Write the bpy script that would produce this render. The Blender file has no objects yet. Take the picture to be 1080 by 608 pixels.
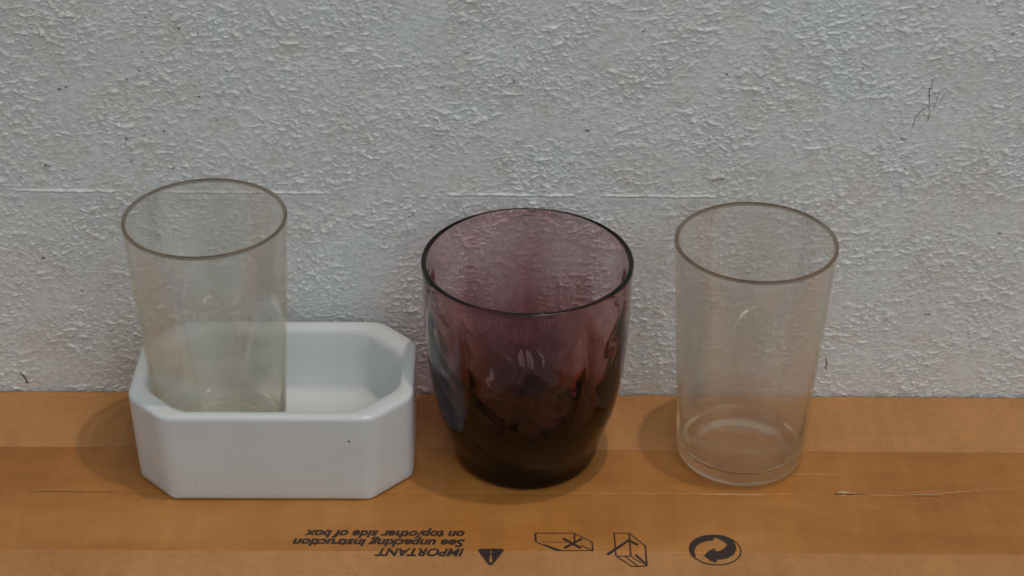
import bpy, bmesh, math
import numpy as np
from mathutils import Vector, Matrix, geometry

CM = 0.01
scene = bpy.context.scene

# ------------------------------------------------------------------ camera
cam_d = bpy.data.cameras.new('camera')
cam = bpy.data.objects.new('camera', cam_d)
scene.collection.objects.link(cam)
cam_d.sensor_width = 36.0
cam_d.lens = 66.67
cam_d.clip_start = 0.01
cam_d.clip_end = 50.0
cam.location = (0, 0, 51.7 * CM)
cam.rotation_mode = 'XYZ'
PITCH, ROLL = math.radians(31.2), math.radians(0.35)
cam.matrix_world = (Matrix.Translation(cam.location)
                    @ Matrix.Rotation(math.radians(90) - PITCH, 4, 'X')
                    @ Matrix.Rotation(ROLL, 4, 'Z'))
scene.camera = cam

# ------------------------------------------------------------------ render
scene.render.engine = 'CYCLES'
cy = scene.cycles
cy.use_denoising = True
cy.max_bounces = 24
cy.transmission_bounces = 20
cy.glossy_bounces = 8
cy.diffuse_bounces = 4
cy.transparent_max_bounces = 16
cy.volume_bounces = 0
cy.caustics_refractive = True
cy.caustics_reflective = True
cy.sample_clamp_indirect = 4.0
cy.blur_glossy = 0.0
scene.render.filter_size = 1.9
scene.view_settings.view_transform = 'Standard'
scene.view_settings.look = 'None'
scene.view_settings.exposure = 0.0
scene.view_settings.gamma = 1.0

# ------------------------------------------------------------------ world (dim cool room light)
w = bpy.data.worlds.new('World'); scene.world = w
w.use_nodes = True
wn = w.node_tree; wn.nodes.clear()
wo = wn.nodes.new('ShaderNodeOutputWorld'); bg = wn.nodes.new('ShaderNodeBackground')
tc = wn.nodes.new('ShaderNodeTexCoord'); sp = wn.nodes.new('ShaderNodeSeparateXYZ')
mr = wn.nodes.new('ShaderNodeMapRange'); rp = wn.nodes.new('ShaderNodeValToRGB')
wn.links.new(tc.outputs['Generated'], sp.inputs[0])
wn.links.new(sp.outputs['Z'], mr.inputs[0])
mr.inputs[1].default_value = -1; mr.inputs[2].default_value = 1
wn.links.new(mr.outputs[0], rp.inputs[0])
rp.color_ramp.elements[0].position = 0.3; rp.color_ramp.elements[0].color = (0.31, 0.32, 0.33, 1)
rp.color_ramp.elements[1].position = 0.75; rp.color_ramp.elements[1].color = (0.98, 0.985, 0.965, 1)
wn.links.new(rp.outputs[0], bg.inputs[0])
bg.inputs[1].default_value = 0.40
wn.links.new(bg.outputs[0], wo.inputs[0])

# ------------------------------------------------------------------ lamps
def look(o, target):
    d = Vector(target) - o.location
    o.rotation_euler = d.to_track_quat('-Z', 'Y').to_euler()

lamp_d = bpy.data.lights.new('ceiling_lamp', 'POINT')
lamp_d.energy = 16.5
lamp_d.color = (1.0, 0.86, 0.70)
lamp_d.shadow_soft_size = 0.018
lamp = bpy.data.objects.new('ceiling_lamp', lamp_d)
lamp.location = (0.195, 0.590, 1.40)
scene.collection.objects.link(lamp)

win_d = bpy.data.lights.new('window_light', 'AREA')
win_d.shape = 'RECTANGLE'; win_d.size = 0.9; win_d.size_y = 0.9
win_d.energy = 5.9
win_d.color = (0.84, 0.94, 1.0)
win = bpy.data.objects.new('window_light', win_d)
win.location = (0.62, -0.52, 1.05)
look(win, (0, 0.72, 0.05))
scene.collection.objects.link(win)

# ------------------------------------------------------------------ node helpers
def mat(name):
    m = bpy.data.materials.new(name); m.use_nodes = True
    nt = m.node_tree; nt.nodes.clear()
    out = nt.nodes.new('ShaderNodeOutputMaterial')
    return m, nt, out

def nd(nt, t, **kw):
    n = nt.nodes.new(t)
    for k, v in kw.items():
        if k.startswith('i_'):
            n.inputs[k[2:].replace('_', ' ')].default_value = v
        else:
            setattr(n, k, v)
    return n

def noise(nt, co, scale, detail=3, rough=0.55, dist=0.0):
    n = nd(nt, 'ShaderNodeTexNoise')
    n.inputs['Scale'].default_value = scale; n.inputs['Detail'].default_value = detail
    n.inputs['Roughness'].default_value = rough; n.inputs['Distortion'].default_value = dist
    nt.links.new(co, n.inputs['Vector'])
    return n.outputs['Fac']

def ramp(nt, fac, stops):
    r = nd(nt, 'ShaderNodeValToRGB')
    e = r.color_ramp.elements
    while len(e) < len(stops): e.new(0.5)
    for el, (p, c) in zip(e, stops):
        el.position = p; el.color = (*c, 1) if len(c) == 3 else c
    nt.links.new(fac, r.inputs[0])
    return r.outputs[0]

def mixc(nt, a, b, fac, mode='MIX'):
    n = nd(nt, 'ShaderNodeMix', data_type='RGBA', blend_type=mode)
    for sock, v in ((n.inputs[6], a), (n.inputs[7], b), (n.inputs[0], fac)):
        if hasattr(v, 'links'): nt.links.new(v, sock)
        else: sock.default_value = v
    return n.outputs[2]

def mapping(nt, scale=(1, 1, 1), rot=(0, 0, 0)):
    t = nd(nt, 'ShaderNodeTexCoord'); m = nd(nt, 'ShaderNodeMapping')
    m.inputs['Scale'].default_value = scale; m.inputs['Rotation'].default_value = rot
    nt.links.new(t.outputs['Object'], m.inputs['Vector'])
    return m.outputs[0]

# ------------------------------------------------------------------ materials
def wall_material():
    m, nt, out = mat('rough_white_plaster')
    co = mapping(nt)
    base = ramp(nt, noise(nt, co, 9, 4, .6), [(0.3, (.665, .67, .665)), (0.5, (.68, .70, .70)), (0.7, (.66, .71, .72))])
    warm = ramp(nt, noise(nt, co, 55, 4, .65), [(0.46, (0, 0, 0)), (0.74, (1, 1, 1))])
    c = mixc(nt, base, (.645, .62, .59, 1), warm)
    blot = ramp(nt, noise(nt, co, 380, 2, .6), [(0.35, (.88, .88, .88)), (0.6, (1.03, 1.02, 1.01))])
    c = mixc(nt, c, blot, 1.0, 'MULTIPLY')
    pit = ramp(nt, noise(nt, mapping(nt, (1, 1, 1.4)), 210, 2, .5), [(0.725, (1, 1, 1)), (0.79, (.35, .33, .31))])
    c = mixc(nt, c, pit, 1.0, 'MULTIPLY')
    b = nd(nt, 'ShaderNodeBsdfPrincipled', i_Roughness=0.75)
    b.inputs['Specular IOR Level'].default_value = 0.3
    nt.links.new(c, b.inputs['Base Color'])
    bp = nd(nt, 'ShaderNodeBump', i_Strength=0.55, i_Distance=0.0004)
    nt.links.new(noise(nt, co, 900, 3, .6), bp.inputs['Height'])
    nt.links.new(bp.outputs[0], b.inputs['Normal'])
    nt.links.new(b.outputs[0], out.inputs[0])
    return m

def card_material():
    m, nt, out = mat('brown_cardboard')
    co = mapping(nt)
    c = ramp(nt, noise(nt, co, 14, 5, .6), [(0.3, (.40, .19, .066)), (0.5, (.475, .232, .085)), (0.72, (.53, .268, .106))])
    fib = ramp(nt, noise(nt, mapping(nt, (160, 260, 1)), 1.0, 4, .7), [(0.3, (.93, .92, .91)), (0.7, (1.05, 1.05, 1.05))])
    c = mixc(nt, c, fib, 1.0, 'MULTIPLY')
    flute = ramp(nt, noise(nt, mapping(nt, (170, 9, 1)), 1.0, 2, .5), [(0.35, (.95, .945, .94)), (0.65, (1.03, 1.03, 1.03))])
    c = mixc(nt, c, flute, 1.0, 'MULTIPLY')
    sp_ = ramp(nt, noise(nt, co, 620, 2, .6), [(0.3, (.80, .77, .73)), (0.42, (1, 1, 1))])
    c = mixc(nt, c, sp_, 1.0, 'MULTIPLY')
    b = nd(nt, 'ShaderNodeBsdfPrincipled', i_Roughness=0.7)
    b.inputs['Specular IOR Level'].default_value = 0.3
    nt.links.new(c, b.inputs['Base Color'])
    bp = nd(nt, 'ShaderNodeBump', i_Strength=0.4, i_Distance=0.0002)
    nt.links.new(noise(nt, co, 420, 4, .6), bp.inputs['Height'])
    nt.links.new(bp.outputs[0], b.inputs['Normal'])
    nt.links.new(b.outputs[0], out.inputs[0])
    return m

def tape_material():
    m, nt, out = mat('brown_packing_tape')
    co = mapping(nt)
    c = ramp(nt, noise(nt, mapping(nt, (.6, 1.3, 1)), 16, 6, .62), [(0.32, (.33, .125, .028)), (0.5, (.425, .178, .043)), (0.68, (.50, .228, .066))])
    flute = ramp(nt, noise(nt, mapping(nt, (150, 12, 1)), 1.0, 2, .5), [(0.35, (.95, .94, .93)), (0.65, (1.03, 1.03, 1.03))])
    c = mixc(nt, c, flute, 1.0, 'MULTIPLY')
    sp_ = ramp(nt, noise(nt, co, 560, 2, .6), [(0.26, (.82, .79, .76)), (0.38, (1, 1, 1))])
    c = mixc(nt, c, sp_, 1.0, 'MULTIPLY')
    b = nd(nt, 'ShaderNodeBsdfPrincipled', i_Roughness=0.33)
    b.inputs['Specular IOR Level'].default_value = 0.35
    nt.links.new(c, b.inputs['Base Color'])
    bp = nd(nt, 'ShaderNodeBump', i_Strength=0.5, i_Distance=0.0003)
    nt.links.new(noise(nt, mapping(nt, (120, 190, 1)), 1.0, 4, .6), bp.inputs['Height'])
    nt.links.new(bp.outputs[0], b.inputs['Normal'])
    nt.links.new(b.outputs[0], out.inputs[0])
    return m

def ceramic_material():
    m, nt, out = mat('white_glazed_ceramic')
    co = mapping(nt)
    c = ramp(nt, noise(nt, co, 30, 3, .5), [(0.3, (.62, .66, .675)), (0.7, (.665, .70, .71))])
    sp_ = ramp(nt, noise(nt, co, 520, 1, .5), [(0.165, (.45, .43, .40)), (0.20, (1, 1, 1))])
    c = mixc(nt, c, sp_, 1.0, 'MULTIPLY')
    b = nd(nt, 'ShaderNodeBsdfPrincipled', i_Roughness=0.28)
    b.inputs['Coat Weight'].default_value = 0.3
    b.inputs['Coat Roughness'].default_value = 0.1
    nt.links.new(c, b.inputs['Base Color'])
    bp = nd(nt, 'ShaderNodeBump', i_Strength=0.25, i_Distance=0.0004)
    nt.links.new(noise(nt, co, 140, 2, .5), bp.inputs['Height'])
    nt.links.new(bp.outputs[0], b.inputs['Normal'])
    nt.links.new(b.outputs[0], out.inputs[0])
    return m

def glass_material(name, film, film_col, rough, absorb, density, lip, fscale=120, thin=0, lip_shade_col=None, ior=1.5):
    m, nt, out = mat(name)
    co = mapping(nt)
    g = nd(nt, 'ShaderNodeBsdfGlass', i_IOR=ior, distribution='GGX')
    g.inputs['Color'].default_value = (1, 1, 1, 1)
    rr = nd(nt, 'ShaderNodeMapRange')
    nt.links.new(noise(nt, co, fscale, 3, .6), rr.inputs[0])
    rr.inputs[1].default_value = .3; rr.inputs[2].default_value = .7
    rr.inputs[3].default_value = rough * .5; rr.inputs[4].default_value = rough * 1.4
    tcz = nd(nt, 'ShaderNodeTexCoord'); sz = nd(nt, 'ShaderNodeSeparateXYZ')
    nt.links.new(tcz.outputs['Object'], sz.inputs[0])
    zr = nd(nt, 'ShaderNodeMapRange')      # the lip is polished and free of film
    nt.links.new(sz.outputs['Z'], zr.inputs[0])
    zr.inputs[1].default_value = lip - .0006; zr.inputs[2].default_value = lip
    zr.inputs[3].default_value = 1; zr.inputs[4].default_value = 0
    rm_ = nd(nt, 'ShaderNodeMath', operation='MULTIPLY')
    nt.links.new(rr.outputs[0], rm_.inputs[0]); nt.links.new(zr.outputs[0], rm_.inputs[1])
    mx = nd(nt, 'ShaderNodeMath', operation='MAXIMUM'); mx.inputs[1].default_value = .012
    lipr = nd(nt, 'ShaderNodeMapRange')     # the lip is slightly worn
    nt.links.new(zr.outputs[0], lipr.inputs[0])
    lipr.inputs[1].default_value = 0; lipr.inputs[2].default_value = 1; lipr.inputs[3].default_value = .04; lipr.inputs[4].default_value = 0
    ad = nd(nt, 'ShaderNodeMath', operation='ADD')
    nt.links.new(rm_.outputs[0], ad.inputs[0]); nt.links.new(lipr.outputs[0], ad.inputs[1])
    nt.links.new(ad.outputs[0], mx.inputs[0]); nt.links.new(mx.outputs[0], g.inputs['Roughness'])
    if lip_shade_col:
        gc = mixc(nt, (*lip_shade_col, 1), (1, 1, 1, 1), zr.outputs[0])  # the rim's dark refraction is put into the lip's glass colour
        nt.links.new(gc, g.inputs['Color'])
    sh = g.outputs[0]
    if thin:
        # parallel-sided wall: light passes straight through, with a Fresnel reflection; the thick base and lip refract
        tr = nd(nt, 'ShaderNodeBsdfTransparent'); tr.inputs[0].default_value = (1, 1, 1, 1)
        gl = nd(nt, 'ShaderNodeBsdfGlossy'); gl.inputs['Roughness'].default_value = .06
        fr = nd(nt, 'ShaderNodeFresnel', i_IOR=1.5)
        geo = nd(nt, 'ShaderNodeNewGeometry')   # same reflectance on both sides of each face
        io = nd(nt, 'ShaderNodeMapRange'); nt.links.new(geo.outputs['Backfacing'], io.inputs[0])
        io.inputs[3].default_value = 1.5; io.inputs[4].default_value = 1 / 1.5
        nt.links.new(io.outputs[0], fr.inputs['IOR'])
        lw = nd(nt, 'ShaderNodeMath', operation='MULTIPLY'); lw.inputs[1].default_value = .45
        nt.links.new(fr.outputs[0], lw.inputs[0])
        a = nd(nt, 'ShaderNodeMixShader')
        nt.links.new(lw.outputs[0], a.inputs[0]); nt.links.new(tr.outputs[0], a.inputs[1]); nt.links.new(gl.outputs[0], a.inputs[2])
        lo = nd(nt, 'ShaderNodeMapRange'); nt.links.new(sz.outputs['Z'], lo.inputs[0])
        lo.inputs[1].default_value = .008; lo.inputs[2].default_value = .024; lo.inputs[3].default_value = 0; lo.inputs[4].default_value = thin
        bd = nd(nt, 'ShaderNodeMath', operation='MULTIPLY')
        ln = nd(nt, 'ShaderNodeVectorMath', operation='LENGTH')      # flat middle of the bottom plate
        fl = nd(nt, 'ShaderNodeVectorMath', operation='MULTIPLY'); fl.inputs[1].default_value = (1, 1, 0)
        nt.links.new(tcz.outputs['Object'], fl.inputs[0]); nt.links.new(fl.outputs[0], ln.inputs[0])
        rq = nd(nt, 'ShaderNodeMapRange'); nt.links.new(ln.outputs['Value'], rq.inputs[0])
        rq.inputs[1].default_value = .0185; rq.inputs[2].default_value = .0215; rq.inputs[3].default_value = thin; rq.inputs[4].default_value = 0
        mxx = nd(nt, 'ShaderNodeMath', operation='MAXIMUM')
        nt.links.new(lo.outputs[0], mxx.inputs[0]); nt.links.new(rq.outputs[0], mxx.inputs[1])
        nt.links.new(mxx.outputs[0], bd.inputs[0]); nt.links.new(zr.outputs[0], bd.inputs[1])
        tm = nd(nt, 'ShaderNodeMixShader')
        nt.links.new(bd.outputs[0], tm.inputs[0]); nt.links.new(g.outputs[0], tm.inputs[1]); nt.links.new(a.outputs[0], tm.inputs[2])
        sh = tm.outputs[0]
    if film > 0:
        d = nd(nt, 'ShaderNodeBsdfDiffuse'); d.inputs[0].default_value = (*film_col, 1)
        t = nd(nt, 'ShaderNodeBsdfTranslucent'); t.inputs[0].default_value = (*film_col, 1)
        a = nd(nt, 'ShaderNodeMixShader'); a.inputs[0].default_value = .5
        nt.links.new(d.outputs[0], a.inputs[1]); nt.links.new(t.outputs[0], a.inputs[2])
        f = nd(nt, 'ShaderNodeMapRange')
        nt.links.new(noise(nt, mapping(nt, (1, 1, .5)), 60, 4, .65), f.inputs[0])
        f.inputs[1].default_value = .3; f.inputs[2].default_value = .7
        f.inputs[3].default_value = film * .5; f.inputs[4].default_value = film * 1.5
        x = nd(nt, 'ShaderNodeMixShader')
        fm = nd(nt, 'ShaderNodeMath', operation='MULTIPLY')
        nt.links.new(f.outputs[0], fm.inputs[0]); nt.links.new(zr.outputs[0], fm.inputs[1])
        nt.links.new(fm.outputs[0], x.inputs[0])
        nt.links.new(sh, x.inputs[1]); nt.links.new(a.outputs[0], x.inputs[2])
        sh = x.outputs[0]
    nt.links.new(sh, out.inputs[0])
    v = nd(nt, 'ShaderNodeVolumeAbsorption')
    v.inputs['Color'].default_value = (*absorb, 1); v.inputs['Density'].default_value = density
    nt.links.new(v.outputs[0], out.inputs['Volume'])
    return m

def plain(name, col, rough=0.6):
    m, nt, out = mat(name)
    co = mapping(nt)
    c = ramp(nt, noise(nt, co, 900, 3, .6), [(0.3, tuple(x * .8 for x in col)), (0.65, tuple(min(1, x * 1.25) for x in col))])
    b = nd(nt, 'ShaderNodeBsdfPrincipled', i_Roughness=rough)
    nt.links.new(c, b.inputs['Base Color'])
    nt.links.new(b.outputs[0], out.inputs[0])
    return m

M_WALL, M_CARD, M_TAPE, M_CER = wall_material(), card_material(), tape_material(), ceramic_material()
M_CLEAR = glass_material('hazy_clear_glass', .016, (.97, .87, .70), .05, (.80, .66, .38), 32, .1114, thin=.75, lip_shade_col=(.56, .51, .46))
M_PURPLE = glass_material('purple_glass', 0, (.6, .45, .5), .03, (.58, .14, .20), 225, .1013, ior=1.43)
M_INK = plain('black_print_ink', (.028, .016, .013))
M_SCRATCH = plain('dark_scratch', (.09, .083, .08))
M_DEEP = plain('dark_gap', (.06, .025, .01))
M_PALE = plain('pale_paper_and_wrinkle', (.54, .34, .17))

# ------------------------------------------------------------------ object helpers
def link(name, me, m, parent=None, smooth=False):
    o = bpy.data.objects.new(name, me)
    scene.collection.objects.link(o)
    if m: me.materials.append(m)
    if parent: o.parent = parent
    if smooth: me.polygons.foreach_set('use_smooth', [True] * len(me.polygons))
    me.update()
    return o

def tag(o, label=None, cat=None, group=None, kind=None):
    for k, v in (('label', label), ('category', cat), ('group', group), ('kind', kind)):
        if v: o[k] = v
    return o

def empty(name, loc):
    o = bpy.data.objects.new(name, None); scene.collection.objects.link(o)
    o.location = loc; o.empty_display_size = .02
    return o

def pydata(name, v, f):
    me = bpy.data.meshes.new(name); me.from_pydata([tuple(a) for a in v], [], f); me.validate(); me.update()
    return me

# gradient noise on a (possibly uneven) grid
_G = {}
def perlin(U, V, seed):
    P = 256
    if seed not in _G:
        ang = np.random.RandomState(int(abs(seed * 100)) % 2 ** 31).rand(P, P) * 2 * np.pi
        _G[seed] = (np.cos(ang), np.sin(ang))
    gx, gy = _G[seed]
    ix, iy = np.floor(U).astype(int), np.floor(V).astype(int)
    fx, fy = U - ix, V - iy
    sx, sy = fx * fx * fx * (fx * (fx * 6 - 15) + 10), fy * fy * fy * (fy * (fy * 6 - 15) + 10)
    def g(i, j, x, y):
        a, b = (ix + i) % P, (iy + j) % P
        return gx[a, b] * x + gy[a, b] * y
    n0 = g(0, 0, fx, fy) * (1 - sx) + g(1, 0, fx - 1, fy) * sx
    n1 = g(0, 1, fx, fy - 1) * (1 - sx) + g(1, 1, fx - 1, fy - 1) * sx
    return (n0 * (1 - sy) + n1 * sy) * 1.4

def grid_mesh(name, X, Z, fn, uvw):
    """X, Z 1-D coordinates; fn(X2, Z2) height; uvw(X2, Z2, h) -> xyz arrays"""
    X2, Z2 = np.meshgrid(X, Z)
    h = fn(X2, Z2)
    co = np.stack(uvw(X2, Z2, h), -1).reshape(-1, 3)
    nx, nz = len(X), len(Z)
    i = np.arange(nx * nz).reshape(nz, nx)
    q = np.stack([i[:-1, :-1], i[:-1, 1:], i[1:, 1:], i[1:, :-1]], -1).reshape(-1, 4)
    me = bpy.data.meshes.new(name)
    me.vertices.add(len(co)); me.vertices.foreach_set('co', co.astype(np.float32).ravel())
    me.loops.add(q.size); me.loops.foreach_set('vertex_index', q.astype(np.int32).ravel())
    me.polygons.add(len(q))
    me.polygons.foreach_set('loop_start', np.arange(0, q.size, 4, dtype=np.int32))
    me.polygons.foreach_set('use_smooth', np.ones(len(q), bool))
    me.update(calc_edges=True)
    return me

# ------------------------------------------------------------------ wall of lumpy plaster
WY = 75.6
def wall_height(x, z):
    wx = perlin(x / .7, z / .7, 1) * .16; wz = perlin(x / .7 + 40, z / .7, 2) * .12
    a, b = x + wx, z + wz
    big = perlin(a / 2.8, b / 2.4, 3) * .028
    dens = np.clip(.62 + perlin(x / 2.6, z / 2.2, 4) * .8, .22, 1.1)
    l1 = np.clip(perlin(a / .27, (b - .12 * a) / .19, 5) - .19, 0, 1) * .13
    l2 = np.clip(perlin(a / .15, (b + .1 * a) / .12, 6) - .13, 0, 1) * .078
    l3 = np.clip(perlin(a / .62, b / .40, 11) - .22, 0, 1) * .13
    fine = perlin(x / .085, z / .075, 8) * .009
    h = big + (l1 + l2 + l3) * dens + fine
    # trowel ridge: a thin lip along z ~ 10.9 in three stretches
    zl = 10.93 - .0035 * (x + 23) + .035 * perlin(x / 1.1, z * 0 + .3, 9) * (x > -4)
    run = np.zeros_like(x)
    for x0, x1, k in ((-22.6, -17.9, 1.0), (-15.9, -8.4, .9), (-3.0, 2.9, .9), (4.0, 9.3, .9)):
        s = np.clip((x - x0) / .25, 0, 1) * np.clip((x1 - x) / .25, 0, 1)
        run = np.maximum(run, s * k)
    brk = np.clip(.75 + perlin(x / .8, z * 0, 10) * .9, .25, 1)
    h += run * brk * .11 * np.exp(-((z - zl) / .055) ** 2)
    h += run * -.05 * np.exp(-((z - zl + .11) / .05) ** 2)
    return h

def axis(lo, hi, a, b, step, coarse):
    mid = np.arange(a, b, step)
    return np.concatenate([np.linspace(lo, a - step, coarse), mid, np.linspace(b, hi, coarse)])

WX = axis(-110, 110, -24.5, 24.5, .038, 120)
WZ = axis(-20, 90, -.4, 21.2, .030, 90)
me = grid_mesh('wall', WX, WZ, wall_height, lambda x, z, h: (x * CM, (WY - h) * CM, z * CM))
wall = link('wall', me, M_WALL)
tag(wall, 'rough white plaster wall with lumpy texture behind the cardboard box', 'wall', kind='structure')

def surf_strokes(name, strokes, m, parent, z=0.0):
    """thin crack tubes lying on the plaster: strokes = list of ([(x,z)...], radius)"""
    bm = bmesh.new()
    for pts, r in strokes:
        # subdivide and follow the plaster relief
        P = []
        for (xa, za), (xb, zb) in zip(pts[:-1], pts[1:]):
            n = max(2, int(math.hypot(xb - xa, zb - za) / .06))
            for k in range(n): P.append((xa + (xb - xa) * k / n, za + (zb - za) * k / n))
        P.append(pts[-1])
        xs = np.array([p[0] for p in P]); zs = np.array([p[1] for p in P])
        hs = wall_height(xs, zs)
        prev = None
        for k, (x, zz) in enumerate(P):
            t = Vector((P[min(k + 1, len(P) - 1)][0] - P[max(k - 1, 0)][0], 0, P[min(k + 1, len(P) - 1)][1] - P[max(k - 1, 0)][1])).normalized()
            n1 = Vector((t.z, 0, -t.x)); n2 = Vector((0, -1, 0))
            rr = r * (.45 + .55 * math.sin(math.pi * (k + .6) / (len(P) + .2)))
            c = Vector((x, WY - hs[k] - r * .35, zz))
            ring = [bm.verts.new((c + (n1 * math.cos(q) + n2 * math.sin(q)) * rr) * CM) for q in (i * math.pi / 3 for i in range(6))]
            if prev:
                for i in range(6): bm.faces.new((prev[i], prev[(i + 1) % 6], ring[(i + 1) % 6], ring[i]))
            prev = ring
    me = bpy.data.meshes.new(name); bm.to_mesh(me); bm.free()
    return link(name, me, m, parent, True)

surf_strokes('scratch', [
    ([(18.31, 16.72), (18.29, 16.35), (18.22, 16.15), (18.28, 15.75), (18.30, 15.45)], .019),
    ([(18.30, 15.45), (18.36, 15.1), (18.33, 14.66)], .014),
    ([(18.30, 15.47), (17.98, 15.15), (17.76, 14.85), (17.70, 14.32)], .014),
    ([(18.42, 16.0), (18.70, 16.05), (18.62, 15.7), (18.50, 15.2)], .010),
    ([(18.95, 16.1), (18.82, 15.8), (18.72, 15.4)], .010),
], M_SCRATCH, wall)
surf_strokes('crack', [
    ([(-23.55, 1.1), (-23.42, .85), (-23.30, .62), (-23.33, .42)], .035),
    ([(-23.32, .62), (-23.24, .40)], .03)], M_SCRATCH, wall)
M_RUST = plain('reddish_stain', (.16, .06, .04))
surf_strokes('stain', [([(14.95, 2.15), (15.05, 1.85), (15.0, 1.55), (15.12, 1.45)], .03)], M_RUST, wall)
surf_strokes('stain', [([(9.0, 11.62), (9.25, 11.74), (9.5, 11.70)], .035)], plain('tan_stain', (.24, .17, .11)), wall)
for x, z, r in ((-20.95, 12.25, .07), (-20.8, 12.2, .05), (-15.5, 14.0, .06), (-16.1, 17.8, .045), (-22.3, 18.0, .04), (-19.6, 16.1, .05),
      (-22.6, 17.2, .06), (-19.9, 16.0, .07), (-16.9, 16.5, .05), (-16.3, 16.9, .04), (-13.8, 15.7, .05), (-12.5, 16.9, .04), (-12.7, 15.9, .04),
      (-17.2, 13.6, .06), (-16.4, 13.75, .05), (-15.8, 19.4, .05), (-14.4, 18.9, .05), (3.3, 19.3, .04), (5.6, 18.9, .05), (9.3, 16.9, .05),
      (.75, 16.5, .04), (1.4, 16.1, .035), (17.6, 12.3, .04)):
    surf_strokes('speck', [([(x - r, z), (x, z - r * .6), (x + r, z + r * .2)], r * .55)], M_SCRATCH, wall)

# ------------------------------------------------------------------ cardboard box (lid flaps, tape and print)
box = empty('cardboard_box', (0, 67.6 * CM, -20 * CM))
tag(box, 'brown cardboard box with taped lid and upside-down black print, carrying the glasses', 'box')
BO = Vector((0, 67.6 * CM, -20 * CM))
def into(me, origin):
    me.transform(Matrix.Translation(-Vector(origin))); me.update(); return me

def card_h(x, y):
    return perlin(x / 6.0, y / 3.0, 21) * .012 + perlin(x / 1.1, y / .9, 22) * .0022

SEAM = lambda x: 67.62 + .010 * x * .25 + .03 * perlin(x / 2.2, x * 0 + .5, 23)
def flap(name, y_in, y_out):
    xs = np.linspace(-38, 38, 420); ts = np.linspace(0, 1, 110)
    def xyz(x, t, h):
        yi = SEAM(x) + y_in
        y_out_ = y_out + (.07 * perlin(x / 2.0, x * 0 + .5, 24) + .035 * perlin(x / .5, x * 0 + .5, 25))
        y = yi + (y_out_ - yi) * t
        edge = np.exp(-np.abs(y - yi) / .12) * .025
        return x * CM, y * CM, (h - edge) * CM
    me = grid_mesh(name, xs, ts, lambda x, t: card_h(x, 67.6 + (y_out - 67.6) * t), xyz)
    # give the board its thickness by extruding the border down
    bm = bmesh.new(); bm.from_mesh(me)
    be = [e for e in bm.edges if e.is_boundary]
    r = bmesh.ops.extrude_edge_only(bm, edges=be)
    for v in r['geom']:
        if isinstance(v, bmesh.types.BMVert): v.co.z = -.45 * CM
    loop = [e for e in bm.edges if e.is_boundary]
    bmesh.ops.contextual_create(bm, geom=loop)
    bmesh.ops.recalc_face_normals(bm, faces=bm.faces)
    for f in bm.faces: f.smooth = abs(f.normal.z) > .7 and len(f.verts) == 4
    bm.to_mesh(me); bm.free()
    return link(name, into(me, BO), M_CARD, box)

flap('lid_flap', -.03, 59.8)
flap('lid_flap', .03, 75.45)
bm = bmesh.new()
bmesh.ops.create_cube(bm, size=1)
for v in bm.verts:
    v.co = Vector((v.co.x * 76.0, v.co.y * 15.65 + 67.625, v.co.z * 19.5 - 10.25)) * CM
bmesh.ops.bevel(bm, geom=bm.edges[:], offset=.002, segments=2, affect='EDGES')
me = bpy.data.meshes.new('box_body'); bm.to_mesh(me); bm.free()
link('box_body', into(me, BO), M_CARD, box)

# tape: a thin film lying on the flaps, dipping a little over the seam
T0, T1 = 63.56, 70.93
def tape_z(x, y):
    s = SEAM(x)
    d = np.abs(y - s)
    z = card_h(x, y) + .018
    z = z - .016 * np.exp(-(d / .09) ** 2)
    # pulled wrinkles on the right, one long shallow pleat left of the middle
    for x0, x1, ya, yb, hh, ww in ((12.5, 17.5, 67.62, 67.72, .06, .05), (16.0, 26.0, 67.75, 68.7, .085, .06), (11.5, 26.0, 66.35, 67.15, .06, .06),
                                   (10.2, 16.8, 69.25, 69.15, .045, .04), (-12, -6, 69.3, 69.35, .016, .05), (2.5, 14, 67.72, 67.74, .035, .045)):
        u = np.clip((x - x0) / (x1 - x0), 0, 1)
        run = np.sin(np.pi * np.clip((x - x0) / (x1 - x0), 0, 1)) ** .5 * (x > x0) * (x < x1)
        yl = ya + (yb - ya) * u + .04 * perlin(x / .9, x * 0 + ya, 31)
        z = z + run * hh * np.exp(-((y - yl) / ww) ** 2) * (.6 + .8 * np.clip(perlin(x / .7, x * 0 + yb, 32), -.5, .5))
    # crease across the tape, left
    z = z + .022 * np.exp(-((x + 14.9 - .25 * (y - 65)) / .12) ** 2) * np.clip((67.3 - y) / .8, 0, 1)
    return z
ys = np.unique(np.concatenate([np.linspace(T0, 66.9, 60), np.linspace(66.9, 69.5, 90), np.linspace(69.5, T1, 30)]))
me = grid_mesh('tape', np.linspace(-37.9, 37.9, 1100), ys, tape_z, lambda x, y, h: (x * CM, y * CM, h * CM))
bm = bmesh.new(); bm.from_mesh(me)
r = bmesh.ops.extrude_edge_only(bm, edges=[e for e in bm.edges if e.is_boundary])
for v in r['geom']:
    if isinstance(v, bmesh.types.BMVert): v.co.z -= .02 * CM
bm.to_mesh(me); bm.free()
link('packing_tape', into(me, BO), M_TAPE, box, True)

TOP = .045   # height (cm) things rest at and print lies near
def top_z(x, y):
    x = np.array([x], float); y = np.array([y], float)
    z = card_h(x, y)
    return float(z[0]) if y[0] < T0 else float(tape_z(x, y)[0])

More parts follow.
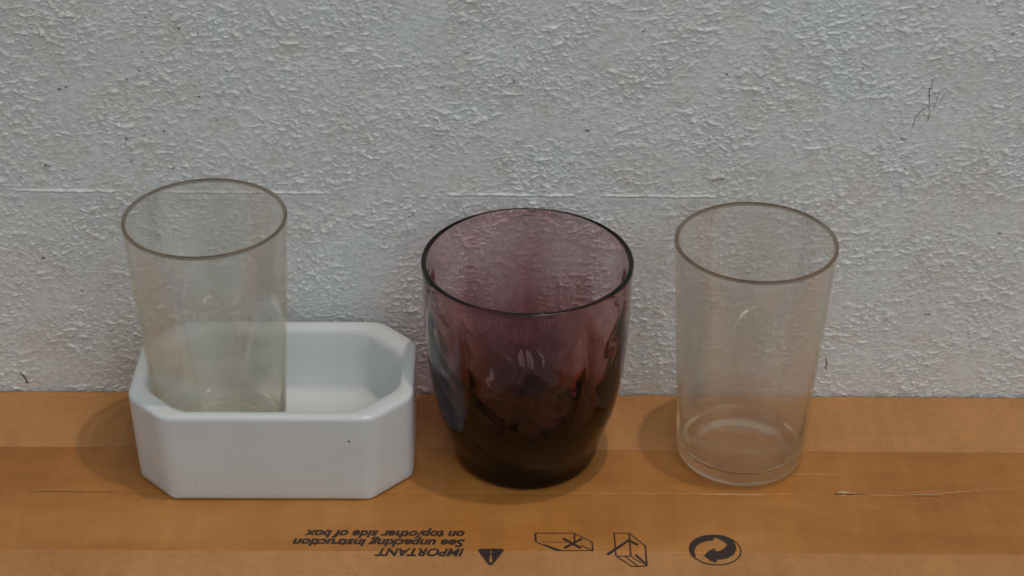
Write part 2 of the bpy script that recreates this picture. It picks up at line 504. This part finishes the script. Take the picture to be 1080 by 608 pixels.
# worn seam: dark tears with pale torn paper beside them
def sliver(name, pts, width, m, up=.012):
    v, f = [], []
    n = len(pts)
    for k, (x, y) in enumerate(pts):
        ww = width * (.15 + .85 * math.sin(math.pi * k / (n - 1)))
        for s in (-1, 0, 1):
            yy = y + s * ww
            v.append((x * CM, yy * CM, (top_z(x, yy) + up + (.012 if s == 0 else 0)) * CM))
    for k in range(n - 1):
        for s in (0, 1):
            a = k * 3 + s
            f.append((a, a + 3, a + 4, a + 1))
    return link(name, into(pydata(name, v, f), BO), m, box)
def wig(x0, x1, dy, seed, amp=.04, n=26):
    rng = np.random.RandomState(seed)
    xs = np.linspace(x0, x1, n)
    return [(x, float(SEAM(np.array([x]))[0]) + dy + amp * rng.uniform(-1, 1)) for x in xs]
sliver('tear', wig(14.4, 15.9, .04, 1, .03), .035, M_DEEP)
sliver('tear', wig(17.9, 19.2, .0, 2, .02), .022, M_DEEP)
sliver('tear', wig(-15.3, -10.9, .0, 3, .008), .016, M_DEEP)
sliver('tear', wig(-21.5, -17.5, .0, 4, .006), .010, M_DEEP)
sliver('torn_paper_and_wrinkle', wig(14.5, 15.5, .12, 5, .05), .05, M_PALE, .02)
sliver('torn_paper_and_wrinkle', wig(8.6, 11.2, -.02, 6, .02), .028, M_PALE, .015)
sliver('torn_paper_and_wrinkle', wig(15.8, 17.6, -.03, 7, .012), .014, M_PALE, .015)
sliver('torn_paper_and_wrinkle', wig(17.6, 19.2, .05, 8, .012), .024, M_PALE, .015)

def line_pts(x0, y0, x1, y1, seed, amp=.03, n=30):
    rng = np.random.RandomState(seed)
    return [(x0 + (x1 - x0) * k / (n - 1), y0 + (y1 - y0) * k / (n - 1) + amp * rng.uniform(-1, 1)) for k in range(n)]
sliver('torn_paper_and_wrinkle', line_pts(18.6, 67.78, 21.2, 68.06, 9, .03), .020, M_PALE, .010)  # from here mostly pale streaks laid along the tape's wrinkles and crease
sliver('torn_paper_and_wrinkle', line_pts(20.8, 68.02, 23.6, 68.35, 10, .02), .010, M_PALE, .010)
sliver('torn_paper_and_wrinkle', line_pts(15.6, 66.62, 16.4, 66.66, 11, .01), .016, M_PALE, .010)
sliver('torn_paper_and_wrinkle', line_pts(10.4, 69.25, 11.6, 69.22, 12, .01), .012, M_PALE, .012)
sliver('torn_paper_and_wrinkle', line_pts(12.6, 69.2, 14.9, 69.15, 13, .012), .010, M_PALE, .012)
sliver('tear', line_pts(14.5, 67.74, 15.5, 67.68, 14, .05, 14), .06, M_DEEP, .014)
sliver('torn_paper_and_wrinkle', line_pts(14.6, 67.88, 15.15, 67.84, 15, .05, 12), .06, M_PALE, .03)
# ---- print
def flat_poly(loops):
    """tessellate loops of (x,y) cm -> verts, faces; first loop outer, others holes"""
    pl = [[Vector((x, y, 0)) for x, y in l] for l in loops]
    tris = geometry.tessellate_polygon(pl)
    v = [(p.x, p.y) for l in pl for p in l]
    return v, [tuple(t) for t in tris]
def print_z(x, y):
    return float(card_h(np.array([x], float), np.array([y], float))[0]) + .020
def print_mesh(name, pieces, label=None, up=.008, m=None):
    V, F = [], []
    for v, f in pieces:
        o = len(V)
        V += [(x * CM, y * CM, (print_z(x, y) + up) * CM) for x, y in v]
        for t in f:
            a, b, c = [Vector((*v[i], 0)) for i in t]
            if (b - a).cross(c - a).z < 0: t = t[::-1]
            F.append(tuple(i + o for i in t))
    me = bpy.data.meshes.new(name); me.from_pydata(V, [], F); me.update()
    o = link(name, into(me, BO), m or M_INK, box)
    if label: o['label'] = label
    return o
def stroke(a, b, wd):
    wd *= 1.15
    a, b = Vector(a), Vector(b); d = (b - a).normalized() * wd * .5; n = Vector((-d.y, d.x))
    a, b = a - d * .6, b + d * .6
    k = max(1, int((b - a).length / .2)); v = []; f = []
    for i in range(k + 1):
        c = a + (b - a) * i / k; v += [tuple(c + n), tuple(c - n)]
    for i in range(k): f += [(2 * i, 2 * i + 1, 2 * i + 3), (2 * i, 2 * i + 3, 2 * i + 2)]
    return v, f
GREEN_ARROWS = [(7.86, 63.3), (7.74, 63.55), (7.67, 63.81), (7.75, 64.15), (7.94, 64.45), (8.23, 64.67), (8.54, 64.77), (8.88, 64.8), (9.21, 64.75), (9.44, 64.62), (9.62, 64.38), (9.7, 64.12), (9.7, 63.83), (9.57, 63.51), (9.31, 63.24), (9.0, 63.13), (8.8, 63.13), (8.77, 62.92), (8.54, 63.02), (8.27, 63.37), (8.52, 63.72), (8.78, 63.87), (8.79, 63.67), (8.98, 63.69), (9.18, 63.88), (9.33, 64.14), (9.15, 64.38), (8.93, 64.56), (8.8, 64.59), (8.76, 64.4), (8.47, 64.35), (8.19, 64.21), (8.01, 64.02), (7.92, 63.81), (7.88, 63.6), (7.92, 63.3)]
FLAT_BOX = [((1.07, 64.82), (2.73, 64.84), 0.05), ((2.73, 64.84), (3.52, 64.23), 0.05), ((3.52, 64.23), (3.53, 63.65), 0.06), ((3.53, 63.65), (1.98, 63.64), 0.05), ((1.98, 63.64), (1.12, 64.22), 0.05), ((1.08, 64.82), (1.09, 64.23), 0.08), ((1.4, 64.22), (2.43, 64.22), 0.03), ((2.78, 64.82), (2.76, 64.29), 0.07), ((3.03, 64.0), (3.52, 63.67), 0.05), ((1.48, 64.0), (2.11, 63.66), 0.1), ((2.3, 64.45), (3.0, 63.84), 0.12), ((3.05, 64.43), (2.34, 63.84), 0.12)]
TALL_BOX = [((4.49, 64.85), (5.14, 64.86), 0.045), ((5.14, 64.86), (5.8, 64.0), 0.05), ((5.8, 64.0), (5.79, 62.67), 0.06), ((5.79, 62.67), (5.37, 62.63), 0.05), ((5.37, 62.63), (5.14, 62.64), 0.05), ((5.14, 62.64), (4.51, 63.31), 0.045), ((4.51, 63.31), (4.49, 64.85), 0.055), ((4.51, 63.3), (5.14, 63.31), 0.035), ((5.15, 64.85), (5.14, 63.31), 0.06), ((5.14, 63.31), (5.55, 62.85), 0.035), ((4.91, 63.28), (5.38, 62.67), 0.05), ((5.36, 63.37), (5.78, 62.75), 0.09), ((4.18, 63.43), (5.1, 64.37), 0.12), ((5.1, 64.37), (5.45, 64.08), 0.12)]
ring = []
N = 72
cx, cy_, rx, ry = 8.78, 63.77, 1.13, 1.03
ro = [(cx + rx * math.cos(2 * math.pi * k / N), cy_ + ry * math.sin(2 * math.pi * k / N)) for k in range(N)]
ri = [(cx + (rx - .055) * math.cos(2 * math.pi * k / N), cy_ + (ry - .055) * math.sin(2 * math.pi * k / N)) for k in range(N)]
rv = ro + ri
rf = []
for k in range(N):
    j = (k + 1) % N
    rf += [(k, j, N + j), (k, N + j, N + k)]
print_mesh('recycling_symbol', [flat_poly([GREEN_ARROWS]), (rv, rf)], 'round black emblem of two interlocked arrows', .010)
print_mesh('flat_box_symbol', [stroke(*s) for s in FLAT_BOX], 'black line drawing of a lying box marked with an X')
print_mesh('upright_box_symbol', [stroke(*s) for s in TALL_BOX], 'black line drawing of an upright box with a tick')
tri = [(-1.35, 63.70), (-1.30, 63.74), (-0.36, 63.75), (-0.29, 63.71), (-0.29, 63.62), (-0.74, 62.70), (-0.83, 62.64), (-0.93, 62.70), (-1.39, 63.62)]
print_mesh('warning_triangle', [flat_poly([tri,
            [(-0.86, 63.36), (-0.80, 63.36), (-0.76, 62.88), (-0.83, 62.80), (-0.90, 62.88)],
            [(-0.87, 63.57), (-0.79, 63.57), (-0.79, 63.47), (-0.87, 63.47)]])], 'black triangle with an exclamation mark')

dg_objs = []
def text_print(name, body, x_right, y_base, size, x_len, bold, label):
    """upside-down line: its first letter at x_right, reading towards -x; y_base = baseline"""
    cu = bpy.data.curves.new(name, 'FONT'); cu.body = body; cu.size = 1.0
    cu.shear = .28; cu.offset = bold; cu.resolution_u = 3
    to = bpy.data.objects.new(name, cu); scene.collection.objects.link(to)
    bpy.context.view_layer.update()
    dg = bpy.context.evaluated_depsgraph_get()
    me = bpy.data.meshes.new_from_object(to.evaluated_get(dg))
    scene.collection.objects.unlink(to); bpy.data.objects.remove(to); bpy.data.curves.remove(cu)
    n = len(me.vertices); co = np.zeros(n * 3); me.vertices.foreach_get('co', co); co = co.reshape(-1, 3)
    x0, x1 = co[:, 0].min(), co[:, 0].max()
    X = x_right - (co[:, 0] - x0) / (x1 - x0) * x_len
    Y = y_base - co[:, 1] * size
    Z = [print_z(a, b) + .008 for a, b in zip(X, Y)]
    me.vertices.foreach_set('co', np.stack([X * CM, Y * CM, np.array(Z) * CM], -1).astype(np.float32).ravel())
    me.materials.clear(); me.update()
    o = link(name, into(me, BO), M_INK, box); o['label'] = label
    return o
text_print('printed_line', 'IMPORTANT', -1.98, 63.72, .70, 3.82, .032, 'upside-down print reading IMPORTANT')
text_print('printed_line', 'See unpacking instruction', -1.95, 64.34, .70, 7.42, .042, 'upside-down print reading See unpacking instruction')
text_print('printed_line', 'on top/other side of box', -1.98, 64.93, .70, 6.95, .042, 'upside-down print reading on top/other side of box')

# ------------------------------------------------------------------ lathe glassware
def lathe(name, outer, inner, m, segs=160, mod=None):
    """outer: bottom-centre -> rim, inner: rim -> inside bottom centre; (r, z) in cm"""
    prof = outer + inner
    bm = bmesh.new(); rings = []
    for k, (r, z) in enumerate(prof):
        if r < 1e-6:
            rings.append([bm.verts.new((0, 0, z * CM))]); continue
        rg = []
        for s in range(segs):
            a = 2 * math.pi * s / segs
            rr, zz = (r, z) if mod is None or k < len(outer) else mod(r, z, a)
            rg.append(bm.verts.new((rr * math.cos(a) * CM, rr * math.sin(a) * CM, zz * CM)))
        rings.append(rg)
    for a, b in zip(rings[:-1], rings[1:]):
        for s in range(segs):
            t = (s + 1) % segs
            if len(a) == 1: bm.faces.new((a[0], b[t], b[s]))
            elif len(b) == 1: bm.faces.new((a[s], a[t], b[0]))
            else: bm.faces.new((a[s], a[t], b[t], b[s]))
    bmesh.ops.recalc_face_normals(bm, faces=bm.faces)
    me = bpy.data.meshes.new(name); bm.to_mesh(me); bm.free()
    return link(name, me, m, None, True)

def smooth_prof(pts, n=8):
    """Catmull-Rom through (r,z) points"""
    out = []
    P = [pts[0]] + pts + [pts[-1]]
    for i in range(1, len(P) - 2):
        p0, p1, p2, p3 = P[i - 1], P[i], P[i + 1], P[i + 2]
        for k in range(n):
            t = k / n
            out.append(tuple(.5 * ((2 * b) + (-a + c) * t + (2 * a - 5 * b + 4 * c - d) * t * t + (-a + 3 * b - 3 * c + d) * t ** 3)
                             for a, b, c, d in zip(p0, p1, p2, p3)))
    out.append(pts[-1])
    return [(max(0, r), z) for r, z in out]

RT, HT = 3.5, 11.25
def rim(ro_, ri_, z, n=6):
    c, h = (ro_ + ri_) / 2, (ro_ - ri_) / 2
    return [(c + h * math.cos(math.pi * k / n), z - h + h * math.sin(math.pi * k / n)) for k in range(n + 1)]
outer = [(0, .16), (1.2, .14), (2.1, .07)] + smooth_prof([(2.35, .0), (2.62, .05), (2.80, .22), (2.87, .55), (2.93, 1.2)], 5) \
    + [(2.93 + (RT - 2.93) * k / 10, 1.2 + (HT - .12 - 1.2) * k / 10) for k in range(1, 10)]
rm = rim(RT + .02, RT - .155, HT, 8)
inner = [(RT - .165, HT - .20), (RT - .145, HT - .32), (RT - .135, HT - .5)] + [(RT - .14 - (RT - .14 - 2.72) * k / 10, HT - .5 - (HT - .5 - 1.3) * k / 10) for k in range(1, 11)] \
    + smooth_prof([(2.68, 1.15), (2.62, .92), (2.48, .74), (2.28, .66), (2.15, .69), (1.95, .66), (1.2, .62)], 5) + [(.5, .61), (0, .61)]
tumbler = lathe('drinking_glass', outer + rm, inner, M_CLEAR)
tumbler.location = (10.50 * CM, 70.81 * CM, .035 * CM)
tag(tumbler, 'clear straight drinking glass standing directly on the cardboard, right of the purple glass', 'glass',
    'plain clear drinking glasses')
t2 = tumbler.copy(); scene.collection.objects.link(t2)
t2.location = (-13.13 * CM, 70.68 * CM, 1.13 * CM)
t2.rotation_euler = (0, 0, 1.3)
t2['label'] = 'clear straight drinking glass standing inside the white ceramic dish'

# purple tumbler: smooth outside, wavy optic panels inside
HP, RP = 10.2, 4.6
o_pts = [(0, .14), (1.6, .12), (2.55, .06), (2.85, 0), (3.12, .06), (3.27, .30), (3.36, .70), (3.48, 1.20), (3.80, 2.1), (4.10, 3.2),
         (4.33, 4.6), (4.48, 6.2), (4.56, 8.0), (4.59, 9.4)]
outer = smooth_prof(o_pts, 5) + []
rm = rim(RP + .02, RP - .21, HP, 8)
i_pts = [(4.43, 9.7), (4.43, 8.8), (4.365, 7.2), (4.20, 5.8), (3.93, 4.5), (3.54, 3.35), (2.95, 2.4), (2.25, 1.9), (1.35, 1.7), (.6, 1.65), (0, 1.65)]
inner = smooth_prof(i_pts, 7)
def panels(r, z, a):
    n = 10
    tw = a + .05 * math.sin(z * .7) + .25
    f = max(0, min(1, (9.8 - z) / 4.0)) ** .8 * max(0, min(1, (r - .3) / 2.4))
    c = abs(math.cos(n * tw / 2))           # sharp ribs between concave panels
    rib = (1 - c) ** 1.6
    wob = .018 * math.sin(5 * a + 2.1 * z) + .012 * math.sin(11 * a - 3.3 * z) + .010 * math.sin(17 * a + 5.2 * z) + .004 * math.sin(31 * a + 11 * z) + .004 * math.sin(14 * z - 9 * a)
    return r - f * (.18 * rib - .02) + wob * min(1, r / 2) * max(0, min(1, (9.8 - z) / 1.0)), z + (.10 * math.sin(n * tw) * f if r > .5 else 0) * max(0, min(1, (4 - z) / 2))
purple = lathe('tumbler', outer + rm, inner, M_PURPLE, 288, panels)
purple.location = (.66 * CM, 70.95 * CM, .035 * CM)
purple.rotation_euler = (0, 0, .2)
tag(purple, 'wide dark purple tinted tumbler with rounded sides on the cardboard', 'tumbler')

# ------------------------------------------------------------------ white ceramic dish (chamfered corners)
def octa(hx, hy, ch, fr, nf=7, ne=5):
    c = [(hx - ch, hy), (-hx + ch, hy), (-hx, hy - ch), (-hx, -hy + ch), (-hx + ch, -hy), (hx - ch, -hy), (hx, -hy + ch), (hx, hy - ch)]
    n = 8; arcs = []
    for i in range(n):
        p0, p1, p2 = Vector(c[i - 1]), Vector(c[i]), Vector(c[(i + 1) % n])
        d0, d1 = (p0 - p1).normalized(), (p2 - p1).normalized()
        ang = d0.angle(d1)
        tl = min(fr / math.tan(ang / 2), .48 * (p0 - p1).length, .48 * (p2 - p1).length)
        a, b = p1 + d0 * tl, p1 + d1 * tl
        arcs.append([a * (1 - t) ** 2 + p1 * 2 * t * (1 - t) + b * t * t for t in (k / nf for k in range(nf + 1))])
    pts = []
    for i in range(n):
        pts += arcs[i]
        a, b = arcs[i][-1], arcs[(i + 1) % n][0]
        for k in range(1, ne): 
            t = k / ne; t = t * t * (3 - 2 * t)
            pts.append(a + (b - a) * t)
    return pts
DH = 4.6
rings = [  # hx, hy, chamfer, fillet, z
    (5.3, 2.8, 1.2, .5, .10), (5.75, 3.25, 1.5, .3, .10), (5.85, 3.35, 1.6, .3, .0), (6.02, 3.55, 1.70, .4, .0), (6.13, 3.67, 1.75, .5, .05),
    (6.18, 3.73, 1.78, 1.25, .16), (6.20, 3.76, 1.80, 1.25, .5), (6.22, 3.83, 1.76, 1.25, 1.9), (6.24, 3.90, 1.74, 1.25, 3.2), (6.26, 3.94, 1.74, 1.25, DH - .30),
    (6.26, 3.945, 1.74, 1.25, DH - .16), (6.23, 3.91, 1.74, 1.25, DH - .05), (6.15, 3.83, 1.74, 1.25, DH), (5.96, 3.64, 1.74, .8, DH + .005),
    (5.80, 3.44, 1.86, 1.3, DH - .03), (5.68, 3.32, 1.9, 1.6, DH - .13), (5.61, 3.25, 1.9, 1.8, DH - .35), (5.56, 3.19, 1.85, 1.8, 3.0),
    (5.50, 3.1, 1.62, 1.5, 1.7), (5.44, 3.04, 1.6, 1.5, 1.5), (5.30, 2.9, 1.5, 1.5, 1.27), (5.08, 2.68, 1.4, 1.4, 1.14), (4.8, 2.4, 1.2, 1.2, 1.10),
    (3.8, 1.2, .7, .5, 1.08)]
bm = bmesh.new(); R_ = []
for hx, hy, ch, fr, z in rings:
    pts = octa(hx, hy, ch, fr)
    R_.append([bm.verts.new((p.x * CM, p.y * CM, z * CM)) for p in pts])
for a, b in zip(R_[:-1], R_[1:]):
    n = len(a)
    for s in range(n): bm.faces.new((a[s], a[(s + 1) % n], b[(s + 1) % n], b[s]))
bm.faces.new(R_[0]); bm.faces.new(R_[-1])
bmesh.ops.recalc_face_normals(bm, faces=bm.faces)
me = bpy.data.meshes.new('dish'); bm.to_mesh(me); bm.free()
dish = link('ceramic_dish', me, M_CER, None, True)
dish.location = (-10.59 * CM, 70.74 * CM, .035 * CM)
dish.rotation_euler = (0, 0, math.radians(.3))
tag(dish, 'white glazed ceramic dish with cut corners holding a clear glass', 'dish')
bm = bmesh.new(); bmesh.ops.create_icosphere(bm, subdivisions=2, radius=.055 * CM)
for v in bm.verts: v.co.y *= .35
me = bpy.data.meshes.new('glaze_speck'); bm.to_mesh(me); bm.free()
sk = link('glaze_speck', me, M_SCRATCH, dish, True)
sk.location = (3.55 * CM, -3.91 * CM, 3.35 * CM)

# light focused by the glasses
lamp_d.cycles.is_caustics_light = True
for o in (tumbler, t2, purple): o.cycles.is_caustics_caster = True
for o in scene.objects:
    if o.type == 'MESH' and o not in (tumbler, t2, purple): o.cycles.is_caustics_receiver = True
